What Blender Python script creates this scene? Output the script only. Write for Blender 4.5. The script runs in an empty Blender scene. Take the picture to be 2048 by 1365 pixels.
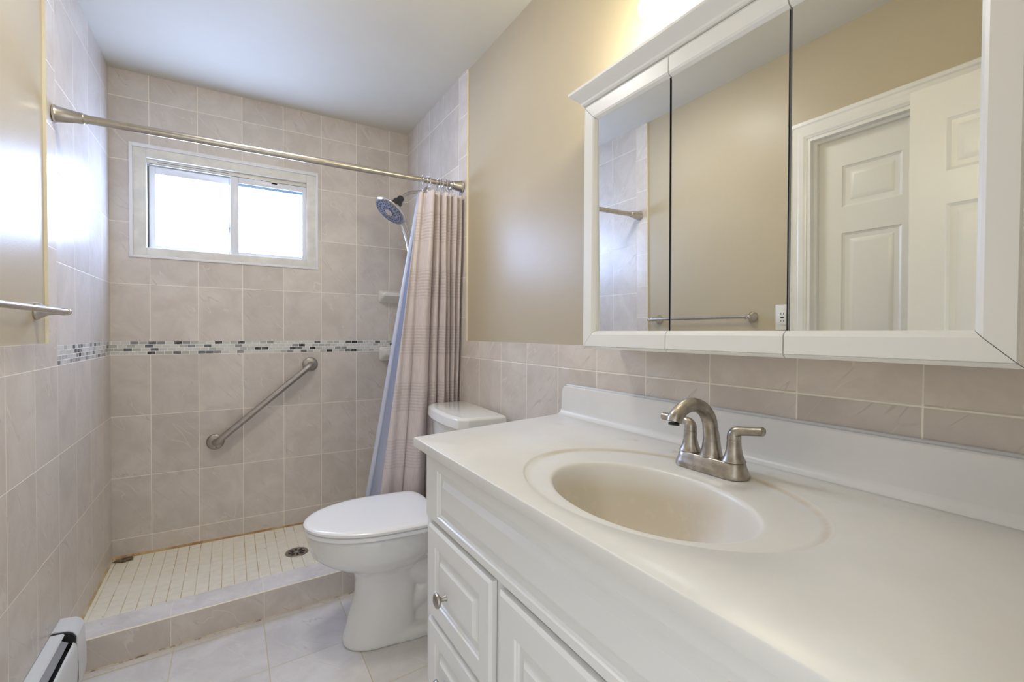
import bpy, bmesh, math, random
from mathutils import Vector, Matrix
random.seed(7)
SC = bpy.context.scene
COL = SC.collection
PI = math.pi

# ------------------------------------------------------------------ camera, world, exposure
W, H, PAN = 1.3994, 2.3577, 0.0973          # room width, ceiling height, shower floor height
YF = -2.80                                   # inner face of the wall with the entry doorway
cam_d = bpy.data.cameras.new('camera'); cam = bpy.data.objects.new('camera', cam_d); COL.objects.link(cam)
SC.camera = cam
cam_d.sensor_fit = 'HORIZONTAL'; cam_d.sensor_width = 36.0
cam_d.lens = 932.5344 * 36.0 / 2048.0
cam_d.clip_start = 0.005; cam_d.clip_end = 100
_y, _p, _r = (math.radians(a) for a in (31.139, -0.9778, 0.3344))
fw = Vector((math.sin(_y)*math.cos(_p), math.cos(_y)*math.cos(_p), math.sin(_p)))
rt = Vector((math.cos(_y), -math.sin(_y), 0)); up = rt.cross(fw)
rt2 = rt*math.cos(_r) + up*math.sin(_r); up2 = -rt*math.sin(_r) + up*math.cos(_r)
M4 = Matrix((rt2, up2, -fw)).transposed().to_4x4()
M4.translation = Vector((0.471181, -2.781011, 1.156168))
cam.matrix_world = M4

wd = bpy.data.worlds.new('world'); SC.world = wd; wd.use_nodes = True
WORLD_COL = (0.97, 0.98, 1.0)
WORLD_STRENGTH = 1.0                          # light of the hall coming in through the open entry doorway
wd.node_tree.nodes['Background'].inputs[0].default_value = (*WORLD_COL, 1)
wd.node_tree.nodes['Background'].inputs[1].default_value = WORLD_STRENGTH
SC.view_settings.view_transform = 'Standard'; SC.view_settings.look = 'None'
SC.view_settings.gamma = 1.0; SC.view_settings.use_curve_mapping = False
SC.view_settings.exposure = 0.49
WINDOW_STRENGTH = 15.5
SHADE_STRENGTH = 70.0
FILL_STRENGTH = 29.0  # unseen fill light added on the ceiling
WINDOW_COL, SHADE_COL, FILL_COL = (0.42, 0.58, 1.0), (1.0, 0.91, 0.63), (1.0, 0.98, 0.95)
# daylight portal in the doorway
pd = bpy.data.lights.new('doorway_portal', 'AREA'); pd.shape = 'RECTANGLE'; pd.size = 0.75; pd.size_y = 1.93
pd.cycles.is_portal = True
po = bpy.data.objects.new('doorway_portal', pd); COL.objects.link(po)
po.location = (0.475, YF-0.06, 0.965); po.rotation_euler = (PI/2, 0, PI)
SC.cycles.use_denoising = True
SC.cycles.max_bounces = 10; SC.cycles.diffuse_bounces = 6; SC.cycles.glossy_bounces = 6
SC.cycles.sample_clamp_indirect = 6.0

# ------------------------------------------------------------------ node helpers
class X:
    """arithmetic on shader sockets"""
    nt = None
    def __init__(s, v): s.v = v
    @staticmethod
    def op(kind, *a):
        n = X.nt.nodes.new('ShaderNodeMath'); n.operation = kind
        for i, q in enumerate(a):
            q = q.v if isinstance(q, X) else q
            if isinstance(q, (int, float)): n.inputs[i].default_value = q
            else: X.nt.links.new(q, n.inputs[i])
        return X(n.outputs[0])
    def __add__(s, o): return X.op('ADD', s, o)
    __radd__ = __add__
    def __sub__(s, o): return X.op('SUBTRACT', s, o)
    def __rsub__(s, o): return X.op('SUBTRACT', o, s)
    def __mul__(s, o): return X.op('MULTIPLY', s, o)
    __rmul__ = __mul__
    def __truediv__(s, o): return X.op('DIVIDE', s, o)
def xmin(a, b): return X.op('MINIMUM', a, b)
def xmax(a, b): return X.op('MAXIMUM', a, b)
def xabs(a): return X.op('ABSOLUTE', a)
def fract(a): return X.op('FRACT', a)
def flo(a): return X.op('FLOOR', a)
def gt(a, b): return X.op('GREATER_THAN', a, b)
def ramp(a, lo, hi, o0=0.0, o1=1.0):
    n = X.nt.nodes.new('ShaderNodeMapRange'); n.interpolation_type = 'SMOOTHSTEP'
    X.nt.links.new(a.v, n.inputs[0])
    for i, q in enumerate((lo, hi, o0, o1)): n.inputs[i+1].default_value = q
    return X(n.outputs[0])
def mixc(f, a, b):
    n = X.nt.nodes.new('ShaderNodeMix'); n.data_type = 'RGBA'
    for sock, q in ((n.inputs[0], f), (n.inputs[6], a), (n.inputs[7], b)):
        q = q.v if isinstance(q, X) else q
        if isinstance(q, (int, float)): sock.default_value = q
        elif isinstance(q, tuple): sock.default_value = (*q, 1)
        else: X.nt.links.new(q, sock)
    return X(n.outputs[2])
def coords():
    t = X.nt.nodes.new('ShaderNodeTexCoord'); s = X.nt.nodes.new('ShaderNodeSeparateXYZ')
    X.nt.links.new(t.outputs['Object'], s.inputs[0])
    return X(s.outputs[0]), X(s.outputs[1]), X(s.outputs[2])
def vec(a, b, c):
    n = X.nt.nodes.new('ShaderNodeCombineXYZ')
    for i, q in enumerate((a, b, c)):
        if isinstance(q, X): X.nt.links.new(q.v, n.inputs[i])
        else: n.inputs[i].default_value = q
    return X(n.outputs[0])
def noise(v, scale, detail=3.0, rough=0.5, dist=0.0, out=0):
    n = X.nt.nodes.new('ShaderNodeTexNoise'); n.inputs['Scale'].default_value = scale
    n.inputs['Detail'].default_value = detail; n.inputs['Roughness'].default_value = rough
    n.inputs['Distortion'].default_value = dist
    X.nt.links.new(v.v, n.inputs['Vector']); return X(n.outputs[out])
def white(a, b):
    n = X.nt.nodes.new('ShaderNodeTexWhiteNoise'); n.noise_dimensions = '3D'
    X.nt.links.new(vec(a, b, 3.7).v, n.inputs[0]); return X(n.outputs[0])
def new_mat(name):
    m = bpy.data.materials.new(name); m.use_nodes = True
    X.nt = m.node_tree
    return m, m.node_tree.nodes['Principled BSDF']
def put(b, key, v):
    s = b.inputs[key]
    if isinstance(v, X): X.nt.links.new(v.v, s)
    elif isinstance(v, tuple): s.default_value = (*v, 1)
    else: s.default_value = v
def bump(b, h, strength=0.3, dist=0.001):
    n = X.nt.nodes.new('ShaderNodeBump'); n.inputs['Strength'].default_value = strength
    n.inputs['Distance'].default_value = dist
    X.nt.links.new(h.v, n.inputs['Height']); X.nt.links.new(n.outputs[0], b.inputs['Normal'])
def simple(name, col, rough=0.4, metal=0.0, var=0.0, vscale=8.0, bmp=0.0, bscale=200.0, spec=0.5, coat=0.0):
    m, b = new_mat(name)
    x, y, z = coords(); v = vec(x, y, z)
    if var:
        n = noise(v, vscale, 4)
        put(b, 'Base Color', mixc(ramp(n, .35, .65), tuple(c*(1-var) for c in col), tuple(min(1, c*(1+var)) for c in col)))
    else: put(b, 'Base Color', col)
    put(b, 'Roughness', rough); put(b, 'Metallic', metal); put(b, 'Specular IOR Level', spec)
    if coat: put(b, 'Coat Weight', coat); put(b, 'Coat Roughness', 0.08)
    if bmp: bump(b, noise(v, bscale, 2), bmp, 0.002)
    return m

TILE_A, TILE_B = (0.570, 0.512, 0.455), (0.665, 0.608, 0.548)
GROUT = (0.88, 0.83, 0.72)
def stone(u, v, ru, gain=1.0, A=TILE_A, B=TILE_B):
    """marbled stone colour in the plane (u, v); ru = random number of the tile"""
    off = ru*37.0
    p = vec(u*0.8+v*0.6+off, v*0.8-u*0.6+off*1.7, off)
    n1 = noise(p, 7.0, 6, .62, .6)
    n2 = noise(vec(u*1.3+v*1.1+off*2.1, v*.16-u*.19+off, off), 6.5, 3, .5, .35)
    base = mixc(ramp(n1, .30, .70), A, B)
    vein = ramp(xabs(n2-.5), .0, .010, 1.0, 0.0) * ramp(n1, .48, .62)
    base = mixc(vein*.42, base, tuple(c*.62 for c in A))
    n3 = noise(vec(u*1.2+v*1.0+off*.7, v*.22-u*.26+off*3.1, off), 4.5, 3, .5, .5)
    lite = ramp(xabs(n3-.5), .0, .006, 1.0, 0.0) * ramp(n1, .54, .44)
    base = mixc(lite*.45, base, (.78, .73, .66))
    k = .94 + ru*.12
    hs = X.nt.nodes.new('ShaderNodeHueSaturation'); X.nt.links.new(base.v, hs.inputs['Color'])
    X.nt.links.new((k*gain).v, hs.inputs['Value'])
    return X(hs.outputs[0]), n1
def finish_tile(b, col, grout, groutcol, rough=.22, n1=None, gw=.5):
    put(b, 'Base Color', mixc(grout, col, groutcol))
    put(b, 'Roughness', grout*.5 + rough)
    put(b, 'Specular IOR Level', 0.5)
    bump(b, 1.0-grout, gw, .0012)
def jd(u, size):
    """metres to the nearest joint of a unit grid coordinate"""
    return (.5 - xabs(fract(u)-.5))*size
def tile_wall(name, axis, u0, du, mosaic=True):
    m, b = new_mat(name)
    x, y, z = coords()
    h = (x, y)[axis]
    u = (h-u0)/du
    MT, MB, R1 = 1.108, 1.0441, 2.234
    hi = gt(z, (MT+MB)/2)
    v = hi*((z-R1)/.2861) + (1.0-hi)*((z-MB)/.2862)
    d = xmin(jd(u, du), jd(v, .286))
    g = ramp(d, .0010, .0021, 1.0, 0.0)
    ru = white(flo(u), flo(v)+hi*7.0)
    col, n1 = stone(h, z, ru)
    rough = .33
    if mosaic:
        inm = gt(z, MB)*gt(MT, z)
        rv = (z-MB)/((MT-MB)/4)
        bu = h/.0333 + fract(flo(rv)*.5) + flo(rv)*.13
        md = xmin(jd(bu, .0333), jd(rv, .016))
        mg = ramp(md, .0009, .0016, 1.0, 0.0)
        r = white(flo(bu), flo(rv)+31.0)
        r2 = white(flo(bu)+5.3, flo(rv)+71.0)
        n = noise(vec(h, z, r*9.0), 60.0, 3)
        c = mixc(gt(r, .50), mixc(r*1.6, (.68, .665, .62), (.54, .53, .50)), (.44, .43, .40))
        c = mixc(gt(r, .70), c, (.24, .24, .25))
        c = mixc(gt(r, .84), c, (.12, .125, .14))
        c = mixc(gt(r, .93), c, (.012, .012, .016))
        c = mixc(ramp(n, .4, .7)*.25, c, (.6, .6, .6))
        c = mixc(mg, c, (.86, .83, .75))
        col = mixc(inm, col, c)
        g = g*(1.0-inm) + inm*mg*.0
        gb = xmax(g, inm*mg)
        put(b, 'Base Color', mixc(g, col, GROUT))
        put(b, 'Roughness', gb*.45+rough); put(b, 'Specular IOR Level', .38)
        bump(b, 1.0-gb, .5, .0012)
    else:
        finish_tile(b, col, g, GROUT, rough)
    return m
def tile_strip(name, axis, u0, du, gain=1.12, A=TILE_A, B=TILE_B, rough=.22, gcol=GROUT):
    """one course of trim tiles with joints only along one axis (0 x, 1 y, 2 z)"""
    m, b = new_mat(name)
    x, y, z = coords(); h = (x, y, z)[axis]
    u = (h-u0)/du
    g = ramp(jd(u, du), .0008, .0016, 1.0, 0.0)
    ru = white(flo(u), X.op('ADD', 11.0, 0.0))
    if axis == 2: col, n1 = stone(x+y, z, ru, gain, A, B)
    else: col, n1 = stone(h, z+(y if axis == 0 else x), ru, gain, A, B)
    finish_tile(b, col, g*.8, gcol, rough)
    return m

# ------------------------------------------------------------------ mesh helpers
def obj(name, bm, mats, parent=None, angle=35, smooth=True):
    me = bpy.data.meshes.new(name)
    bmesh.ops.recalc_face_normals(bm, faces=bm.faces)
    bm.to_mesh(me); bm.free()
    for m in (mats if isinstance(mats, (list, tuple)) else [mats]): me.materials.append(m)
    if smooth:
        for p in me.polygons: p.use_smooth = True
        me.set_sharp_from_angle(angle=math.radians(angle))
    o = bpy.data.objects.new(name, me); COL.objects.link(o)
    if parent is not None:
        o.parent = parent
        o.matrix_parent_inverse = Matrix.Identity(4)
        o.location = -parent_world(parent)
    return o
def parent_world(o):
    p = Vector(o.location)
    if o.parent is not None: p = p + parent_world(o.parent)
    return p
def tag(o, label, cat, group=None):
    o['label'] = label; o['category'] = cat
    if group: o['group'] = group
    return o
def thing(name, label, cat, loc=(0, 0, 0), group=None):
    o = bpy.data.objects.new(name, None); COL.objects.link(o); o.location = loc
    o.empty_display_size = .05
    return tag(o, label, cat, group)
def struct(name, bm, mats, parent=None, **k):
    o = obj(name, bm, mats, parent, **k)
    if parent is None: o['kind'] = 'structure'
    return o
def B(): return bmesh.new()
def box(bm, x0, x1, y0, y1, z0, z1, mat=0, bev=0.0, seg=2):
    vs = [bm.verts.new((x, y, z)) for x in (x0, x1) for y in (y0, y1) for z in (z0, z1)]
    fs = []
    for q in ((0, 1, 3, 2), (4, 6, 7, 5), (0, 4, 5, 1), (2, 3, 7, 6), (0, 2, 6, 4), (1, 5, 7, 3)):
        f = bm.faces.new([vs[i] for i in q]); f.material_index = mat; fs.append(f)
    if bev:
        es = list({e for f in fs for e in f.edges})
        r = bmesh.ops.bevel(bm, geom=es, offset=bev, segments=seg, profile=.5, affect='EDGES')
        for f in r['faces']: f.material_index = mat
    return fs
def ring(bm, pts): return [bm.verts.new(p) for p in pts]
def bridge(bm, a, b, closed=True, mat=0):
    n = len(a)
    for i in range(n if closed else n-1):
        j = (i+1) % n
        f = bm.faces.new((a[i], a[j], b[j], b[i])); f.material_index = mat
def loft(bm, rings, cap0=True, cap1=True, mat=0):
    rs = [ring(bm, r) for r in rings]
    for a, b in zip(rs, rs[1:]): bridge(bm, a, b, True, mat)
    if cap0: bm.faces.new(rs[0][::-1]).material_index = mat
    if cap1: bm.faces.new(rs[-1]).material_index = mat
    return rs
def frame_of(d):
    d = d.normalized(); a = Vector((0, 0, 1)) if abs(d.z) < .9 else Vector((1, 0, 0))
    u = d.cross(a).normalized(); return u, d.cross(u).normalized()
def tube(bm, pts, r, n=16, mat=0, caps=True, flat=1.0):
    """swept tube; r a number or a list, one radius per point"""
    pts = [Vector(p) for p in pts]; rs = r if isinstance(r, (list, tuple)) else [r]*len(pts)
    rings = []; u = None
    for i, p in enumerate(pts):
        d = (pts[min(i+1, len(pts)-1)] - pts[max(i-1, 0)]).normalized()
        if u is None: u, v = frame_of(d)
        else:
            u = (u - d*u.dot(d)).normalized(); v = d.cross(u).normalized()
        rings.append([p + (u*math.cos(t)*rs[i] + v*math.sin(t)*rs[i]*flat) for t in (2*PI*k/n for k in range(n))])
    return loft(bm, rings, caps, caps, mat)
def lathe(bm, prof, origin, axis=(0, 0, 1), n=32, mat=0, cap0=True, cap1=True):
    """prof = [(radius, distance along axis)]"""
    o = Vector(origin); d = Vector(axis).normalized(); u, v = frame_of(d)
    rings = [[o + d*h + (u*math.cos(t)+v*math.sin(t))*max(r, 1e-5) for t in (2*PI*k/n for k in range(n))] for r, h in prof]
    return loft(bm, rings, cap0, cap1, mat)
def bez(p0, p1, p2, p3, n=12):
    p0, p1, p2, p3 = map(Vector, (p0, p1, p2, p3)); out = []
    for i in range(n+1):
        t = i/n; out.append(p0*(1-t)**3 + p1*3*t*(1-t)**2 + p2*3*t*t*(1-t) + p3*t**3)
    return out
def panel_slab(bm, y0, y1, z0, z1, xf, xb, panels, rings, mat=0, edge=0.0, sgn=1):
    """upright slab facing sgn*x from xf (front) to xb (back) with routed panels on the front; rings = [(inset, depth)]"""
    e = edge
    ys = sorted({y0+e, y1-e, *[p[0] for p in panels], *[p[1] for p in panels]})
    zs = sorted({z0+e, z1-e, *[p[2] for p in panels], *[p[3] for p in panels]})
    V = {}
    def vt(x, y, z):
        k = (round(x, 5), round(y, 5), round(z, 5))
        if k not in V: V[k] = bm.verts.new((x, y, z))
        return V[k]
    def quad(*p):
        f = bm.faces.new([vt(*q) for q in p]); f.material_index = mat
    for ya, yb in zip(ys, ys[1:]):
        for za, zb in zip(zs, zs[1:]):
            cy, cz = (ya+yb)/2, (za+zb)/2
            if any(p[0] < cy < p[1] and p[2] < cz < p[3] for p in panels): continue
            quad((xf, ya, za), (xf, yb, za), (xf, yb, zb), (xf, ya, zb))
    for p in panels:
        # subdivide the panel border on the grid so the mesh stays closed
        prev = (p, 0.0); 
        first = True
        for ins, dep in rings:
            a = prev[0]; da = prev[1]
            q = (p[0]+ins, p[1]-ins, p[2]+ins, p[3]-ins)
            xa = xf - sgn*da; xq = xf - sgn*dep
            quad((xa, a[0], a[2]), (xa, a[1], a[2]), (xq, q[1], q[2]), (xq, q[0], q[2]))
            quad((xa, a[1], a[2]), (xa, a[1], a[3]), (xq, q[1], q[3]), (xq, q[1], q[2]))
            quad((xa, a[1], a[3]), (xa, a[0], a[3]), (xq, q[0], q[3]), (xq, q[1], q[3]))
            quad((xa, a[0], a[3]), (xa, a[0], a[2]), (xq, q[0], q[2]), (xq, q[0], q[3]))
            prev = (q, dep)
        q, dep = prev; xq = xf - sgn*dep
        quad((xq, q[0], q[2]), (xq, q[1], q[2]), (xq, q[1], q[3]), (xq, q[0], q[3]))
    # eased edge, sides and back
    xe = xf - sgn*e*.9
    c = [(y0+e, z0+e), (y1-e, z0+e), (y1-e, z1-e), (y0+e, z1-e)]
    o = [(y0, z0), (y1, z0), (y1, z1), (y0, z1)]
    for i in range(4):
        j = (i+1) % 4
        if e: quad((xf, *c[i]), (xf, *c[j]), (xe, *o[j]), (xe, *o[i]))
        quad((xe, *o[i]), (xe, *o[j]), (xb, *o[j]), (xb, *o[i]))
    quad((xb, *o[0]), (xb, *o[1]), (xb, *o[2]), (xb, *o[3]))
def copy_tree(o, parent=None):
    c = o.copy(); COL.objects.link(c)
    if parent is not None: c.parent = parent
    for ch in list(o.children): copy_tree(ch, c)
    return c

# ------------------------------------------------------------------ materials
def paint_mat(name, col, rough, bscale=260.0, bs=.12):
    m, b = new_mat(name); x, y, z = coords(); v = vec(x, y, z)
    n = noise(v, 3.0, 3)
    put(b, 'Base Color', mixc(ramp(n, .3, .7), tuple(c*.985 for c in col), tuple(c*1.015 for c in col)))
    put(b, 'Roughness', rough); put(b, 'Specular IOR Level', .24); bump(b, noise(v, bscale, 2), bs, .0012)
    return m
M_TAN = paint_mat('tan satin wall paint', (0.505, 0.440, 0.325), .34, 230.0, .22)
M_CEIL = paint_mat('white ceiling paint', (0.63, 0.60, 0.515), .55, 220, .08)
M_T_BACK = tile_wall('back wall tile', 0, 0.1468, 0.19)
M_T_LEFT = tile_wall('left wall tile', 1, -0.763, 0.203)
M_T_RIGHT = tile_wall('right wall tile', 1, -0.1781, 0.19)
M_T_RLOW = tile_wall('right wainscot tile', 1, -0.9705, 0.19, False)
M_BN_ROW_L = tile_strip('left bullnose course', 1, -0.763, 0.203)
M_BN_ROW_R = tile_strip('right bullnose course', 1, -0.9705, 0.19)
M_BN_COL = tile_strip('bullnose column', 2, 1.226, 0.1865)
M_EDGE = simple('cream tile edge', (0.88, 0.82, 0.64), .4)
M_EDGE_TOP = simple('pale bullnose edge', (0.72, 0.68, 0.62), .3)
M_WHITE = simple('white trim paint', (0.78, 0.77, 0.74), .32, var=.02)
M_DOOR = simple('white door paint', (0.76, 0.75, 0.71), .35, bmp=.05, bscale=90)
M_CAB = simple('white cabinet lacquer', (0.82, 0.825, 0.815), .28)
M_MCAB = simple('ivory mirror cabinet lacquer', (0.87, 0.865, 0.83), .30)
M_OLDWOOD = simple('aged white window wood', (0.74, 0.72, 0.65), .45, var=.07, vscale=14)
M_VINYL = simple('white window vinyl', (0.76, 0.77, 0.80), .3)
M_CAULK = simple('white window caulk', (0.78, 0.77, 0.76), .45)
M_DARK = simple('dark gap', (0.02, 0.02, 0.022), .6)
M_PORC = simple('white porcelain', (0.80, 0.80, 0.77), .10, coat=.3)
M_SEAT = simple('white seat plastic', (0.87, 0.87, 0.87), .18)
M_NICKEL = simple('brushed nickel', (0.55, 0.51, 0.45), .30, 1.0, var=.06, vscale=40)
M_NICKEL_D = simple('aged brushed nickel', (0.43, 0.395, 0.345), .34, 1.0, var=.15, vscale=60)
M_STEEL = simple('satin stainless steel', (0.42, 0.385, 0.345), .40, 1.0, var=.05, vscale=60)
M_CHROME = simple('polished chrome', (0.75, 0.75, 0.76), .10, 1.0)
M_BLACK = simple('dark bronze plastic', (0.035, 0.033, 0.035), .35)
M_NOZ = simple('grey nozzle plate', (0.20, 0.20, 0.23), .45, .1, var=.35, vscale=90)
M_MIRROR = simple('mirror glass', (0.84, 0.855, 0.845), .005, 1.0)
M_MEDGE = simple('dark mirror edge', (0.05, 0.05, 0.07), .3, .4)
M_HEAT = simple('white heater enamel', (0.74, 0.76, 0.77), .30)
M_CER = simple('ivory glazed ceramic', (0.74, 0.72, 0.66), .15)
M_PLATE = simple('white plastic plate', (0.78, 0.77, 0.73), .3)
M_FIN = simple('grey aluminium damper', (0.48, 0.50, 0.55), .35, .8)

def emit_mat(name, col, s):
    m, b = new_mat(name)
    put(b, 'Base Color', (.8, .8, .8)); put(b, 'Roughness', .35)
    put(b, 'Emission Color', col); put(b, 'Emission Strength', s)
    return m
M_PANE = emit_mat('frosted glass lit by daylight', WINDOW_COL, WINDOW_STRENGTH)
M_SHADE = emit_mat('glowing opal glass', SHADE_COL, SHADE_STRENGTH)
M_OPAL = simple('unlit opal glass', (0.80, 0.79, 0.75), .25)
M_FILL = emit_mat('added fill diffuser', FILL_COL, FILL_STRENGTH)  # glow of the fill light added on the ceiling
M_PANE_SHADE = simple('blue grey painted pane shade', (0.22, 0.38, 0.52), .3)  # painted shade for the pane tops, not a sash part

# shower floor: small ivory squares, stained grout
m, b = new_mat('ivory shower floor mosaic'); M_PAN = m
x, y, z = coords(); u = (x-.02)/.0462; v = y/.0475
g = xmax(ramp(jd(u, .0462), .0009, .0021, 1.0, 0.0), .35*ramp(jd(v, .0475), .0008, .0018, 1.0, 0.0))
ru = white(flo(u), flo(v)); st = noise(vec(x, y, 0.0), 5.0, 4, .6)
fine = noise(vec(x, y, ru*5.0), 25.0, 4, .6)
c = mixc(ramp(fine, .3, .7), (.86, .82, .69), (.92, .89, .78))
c = mixc(ru*.25, c, (.86, .84, .76))
edge = ramp(y, -.20, -.0, 0.0, 1.0)
gc = mixc(ramp(st, .40, .66), (.76, .70, .55), (.56, .38, .18))
spots = ramp(noise(vec(x, y, 2.0), 38.0, 2), .72, .76)
c = mixc(spots*.7, c, (.20, .15, .10))
put(b, 'Base Color', mixc(g*ramp(st, .25, .5, .35, 1.0), c, gc)); put(b, 'Roughness', g*.4+.30)
bump(b, 1.0-g, .4, .001)
# rust-stained caulk at the foot of the back wall
m, b = new_mat('rust stained caulk'); M_RUST = m
x, y, z = coords(); n = noise(vec(x, y, z), 14.0, 4, .6)
put(b, 'Base Color', mixc(ramp(n, .36, .62), (.55, .40, .20), (.36, .17, .05))); put(b, 'Roughness', .6)
m, b = new_mat('yellowed grout caulk'); M_YGROUT = m
x, y, z = coords(); n = noise(vec(x, y, z), 9.0, 4, .6)
put(b, 'Base Color', mixc(ramp(n, .40, .62), (.62, .53, .36), (.50, .36, .16))); put(b, 'Roughness', .6)
m, b = new_mat('grimy floor caulk'); M_GRIME = m
x, y, z = coords(); n = noise(vec(x, y, z), 26.0, 4, .65)
put(b, 'Base Color', mixc(ramp(n, .50, .66), (.62, .54, .42), (.22, .15, .09))); put(b, 'Roughness', .6)
# floor
m, b = new_mat('grey beige floor tile'); M_FLOOR = m
x, y, z = coords(); u = (x-.29)/.2905; v = (y-.07*x+1.045)/.2925
g = ramp(xmin(jd(u, .29), jd(v, .29)), .0012, .0022, 1.0, 0.0)
ru = white(flo(u), flo(v)); col, n1 = stone(x, y, ru, 1.06, (.62, .60, .59), (.72, .70, .69))
finish_tile(b, col, g, (.62, .54, .40), .26)
M_CURB_F = tile_strip('curb face tile', 0, 0.281, .303, 1.05)
M_CURB_T = tile_strip('curb top tile', 0, 0.279, .303, 1.10, (.62, .60, .60), (.78, .76, .76), .2)

# ------------------------------------------------------------------ room shell
bm = B(); box(bm, -.12, W+.12, YF-.12, .14, -.12, 0)
struct('floor', bm, M_FLOOR, smooth=False)
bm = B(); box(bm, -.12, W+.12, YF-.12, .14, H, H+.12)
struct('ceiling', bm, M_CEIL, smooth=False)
# back wall with the window opening
WX0, WX1, WZ0, WZ1 = .0790, .8840, 1.5075, 2.0265
bm = B()
for x0, x1, z0, z1 in ((-.12, WX0, 0, H), (WX1, W+.12, 0, H), (WX0, WX1, 0, WZ0), (WX0, WX1, WZ1, H)):
    box(bm, x0, x1, 0, .13, z0, z1)
struct('wall_back', bm, M_T_BACK, smooth=False)
# left wall: painted body with a closet door opening, tile skin 8 mm proud
DY0, DY1, DZ = -2.434, -1.724, 1.957         # closet door opening
BNL = 1.1162; COLY0, COLY1 = -.844, -.7625
bm = B()
PX = -.008
for y0, y1, z0, z1 in ((DY1, .14, 0, H), (YF-.12, DY0, 0, H), (DY0, DY1, DZ, H)):
    box(bm, -.12, PX, y0, y1, z0, z1, 0)
box(bm, -.14, -.10, DY0, DY1, 0, DZ, 0)
box(bm, PX, 0, COLY1, 0, 0, H, 1)                                   # shower tiles
CAS0 = DY1+.078
box(bm, PX, 0, CAS0, COLY1, 0, 1.0441, 1)                           # wainscot
fs = box(bm, PX, 0, CAS0, COLY1, 1.0441, BNL, 2); fs[5].material_index = 5
fs = box(bm, PX, 0, COLY0, COLY1, BNL, H, 3); fs[2].material_index = 4
box(bm, PX, 0, YF, DY0-.078, 0, 1.0441, 1); fs = box(bm, PX, 0, YF, DY0-.078, 1.0441, BNL, 2); fs[5].material_index = 5
struct('wall_left', bm, [M_TAN, M_T_LEFT, M_BN_ROW_L, M_BN_COL, M_EDGE, M_EDGE_TOP], smooth=False)
# right wall
BNR = 1.1194; RC0, RC1 = -.8366, -.7525
bm = B()
QX = W+.008
box(bm, QX, W+.12, YF-.12, .14, 0, H, 0)
box(bm, W, QX, RC1, 0, 0, H, 1)
box(bm, W, QX, YF, RC1, 0, 1.0485, 2)
fs = box(bm, W, QX, YF, RC1, 1.0485, BNR, 3); fs[5].material_index = 6
fs = box(bm, W, QX, RC0, RC1, BNR, H, 4); fs[2].material_index = 5
struct('wall_right', bm, [M_TAN, M_T_RIGHT, M_T_RLOW, M_BN_ROW_R, M_BN_COL, M_EDGE, M_EDGE_TOP], smooth=False)
# wall behind the camera with the open entry doorway
bm = B()
for x0, x1, z0, z1 in ((-.12, .10, 0, H), (.85, W+.12, 0, H), (.10, .85, 1.93, H)):
    box(bm, x0, x1, YF-.12, YF, z0, z1)
struct('wall_front', bm, M_TAN, smooth=False)

# ------------------------------------------------------------------ window
CX0, CZ0, CD = 0.4712, 1.1562, 2.781
def rx(x, d): return CX0 + (x-CX0)*(CD+d)/CD
def rz(z, d): return CZ0 + (z-CZ0)*(CD+d)/CD
win = bpy.data.objects.new('window_1', None); COL.objects.link(win); win['kind'] = 'structure'
win.location = (.48, 0, 1.5)
def rect_frame(bm, x0, x1, z0, z1, l, r, bt, tp, y0, y1, bev=.002, mat=0):
    box(bm, x0, x0+l, y0, y1, z0, z1, mat, bev); box(bm, x1-r, x1, y0, y1, z0, z1, mat, bev)
    box(bm, x0+l, x1-r, y0, y1, z0, z0+bt, mat, bev); box(bm, x0+l, x1-r, y0, y1, z1-tp, z1, mat, bev)
bm = B(); rect_frame(bm, .0708, .8905, 1.5010, 2.0340, .0135, .0125, .011, .0165, -.006, .004, .0015)
obj('caulk_bead', bm, M_CAULK, win)
bm = B(); rect_frame(bm, .0795, .8835, 1.508, 2.026, .0545, .0515, .043, .052, .003, .110, .002)
obj('outer_frame', bm, M_OLDWOOD, win)
# head track with its dark slot over the left sash
bm = B(); box(bm, .134, .832, .022, .10, 1.953, 1.9745, 0, .001)
trk = obj('head_track', bm, M_OLDWOOD, win)
bm = B(); box(bm, .175, .466, .0205, .0225, 1.9630, 1.9646)
obj('track_slot', bm, M_DARK, trk)
bm = B(); box(bm, .134, .832, .0205, .0225, 1.9518, 1.9532)
obj('track_gap', bm, M_DARK, trk)
for xx, zz in ((.583, 1.9555), (.660, 1.9470)):
    bm = B(); box(bm, xx, xx+.030, .014, .0225, zz-.008, zz+.012, 0, .0015)
    obj('sash_tab', bm, M_OLDWOOD, trk)
# left sash sits further out, right sash in front of it
bm = B(); rect_frame(bm, .139, .500, 1.5515, 1.948, .026, .032, .019, .034, .046, .072, .002)
ls = obj('sash', bm, M_VINYL, win); ls['label'] = 'left sash, set behind the right one'
bm = B(); box(bm, .160, .478, .058, .064, 1.5605, 1.9190); obj('pane', bm, M_PANE, ls)
bm = B(); box(bm, .160, .478, .0555, .0575, 1.9120, 1.9190); obj('pane_top_shade', bm, M_PANE_SHADE, ls)  # thin blue strip standing in for shade along the pane top
bm = B(); box(bm, .1365, .1392, .040, .046, 1.553, 1.945, 0); obj('jamb_gap', bm, M_DARK, ls)
bm = B()
box(bm, .4660, .4710, .036, .046, 1.665, 1.715, 0, .001); box(bm, .4640, .4740, .030, .037, 1.682, 1.698, 0, .001)
obj('latch', bm, M_STEEL, ls)
bm = B(); rect_frame(bm, .474, .8315, 1.5520, 1.9500, .037, .018, .014, .030, .014, .040, .002)
rs = obj('sash', bm, M_VINYL, win); rs['label'] = 'right sash, in front'
bm = B(); box(bm, .508, .816, .026, .032, 1.5630, 1.9230); obj('pane', bm, M_PANE, rs)
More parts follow.
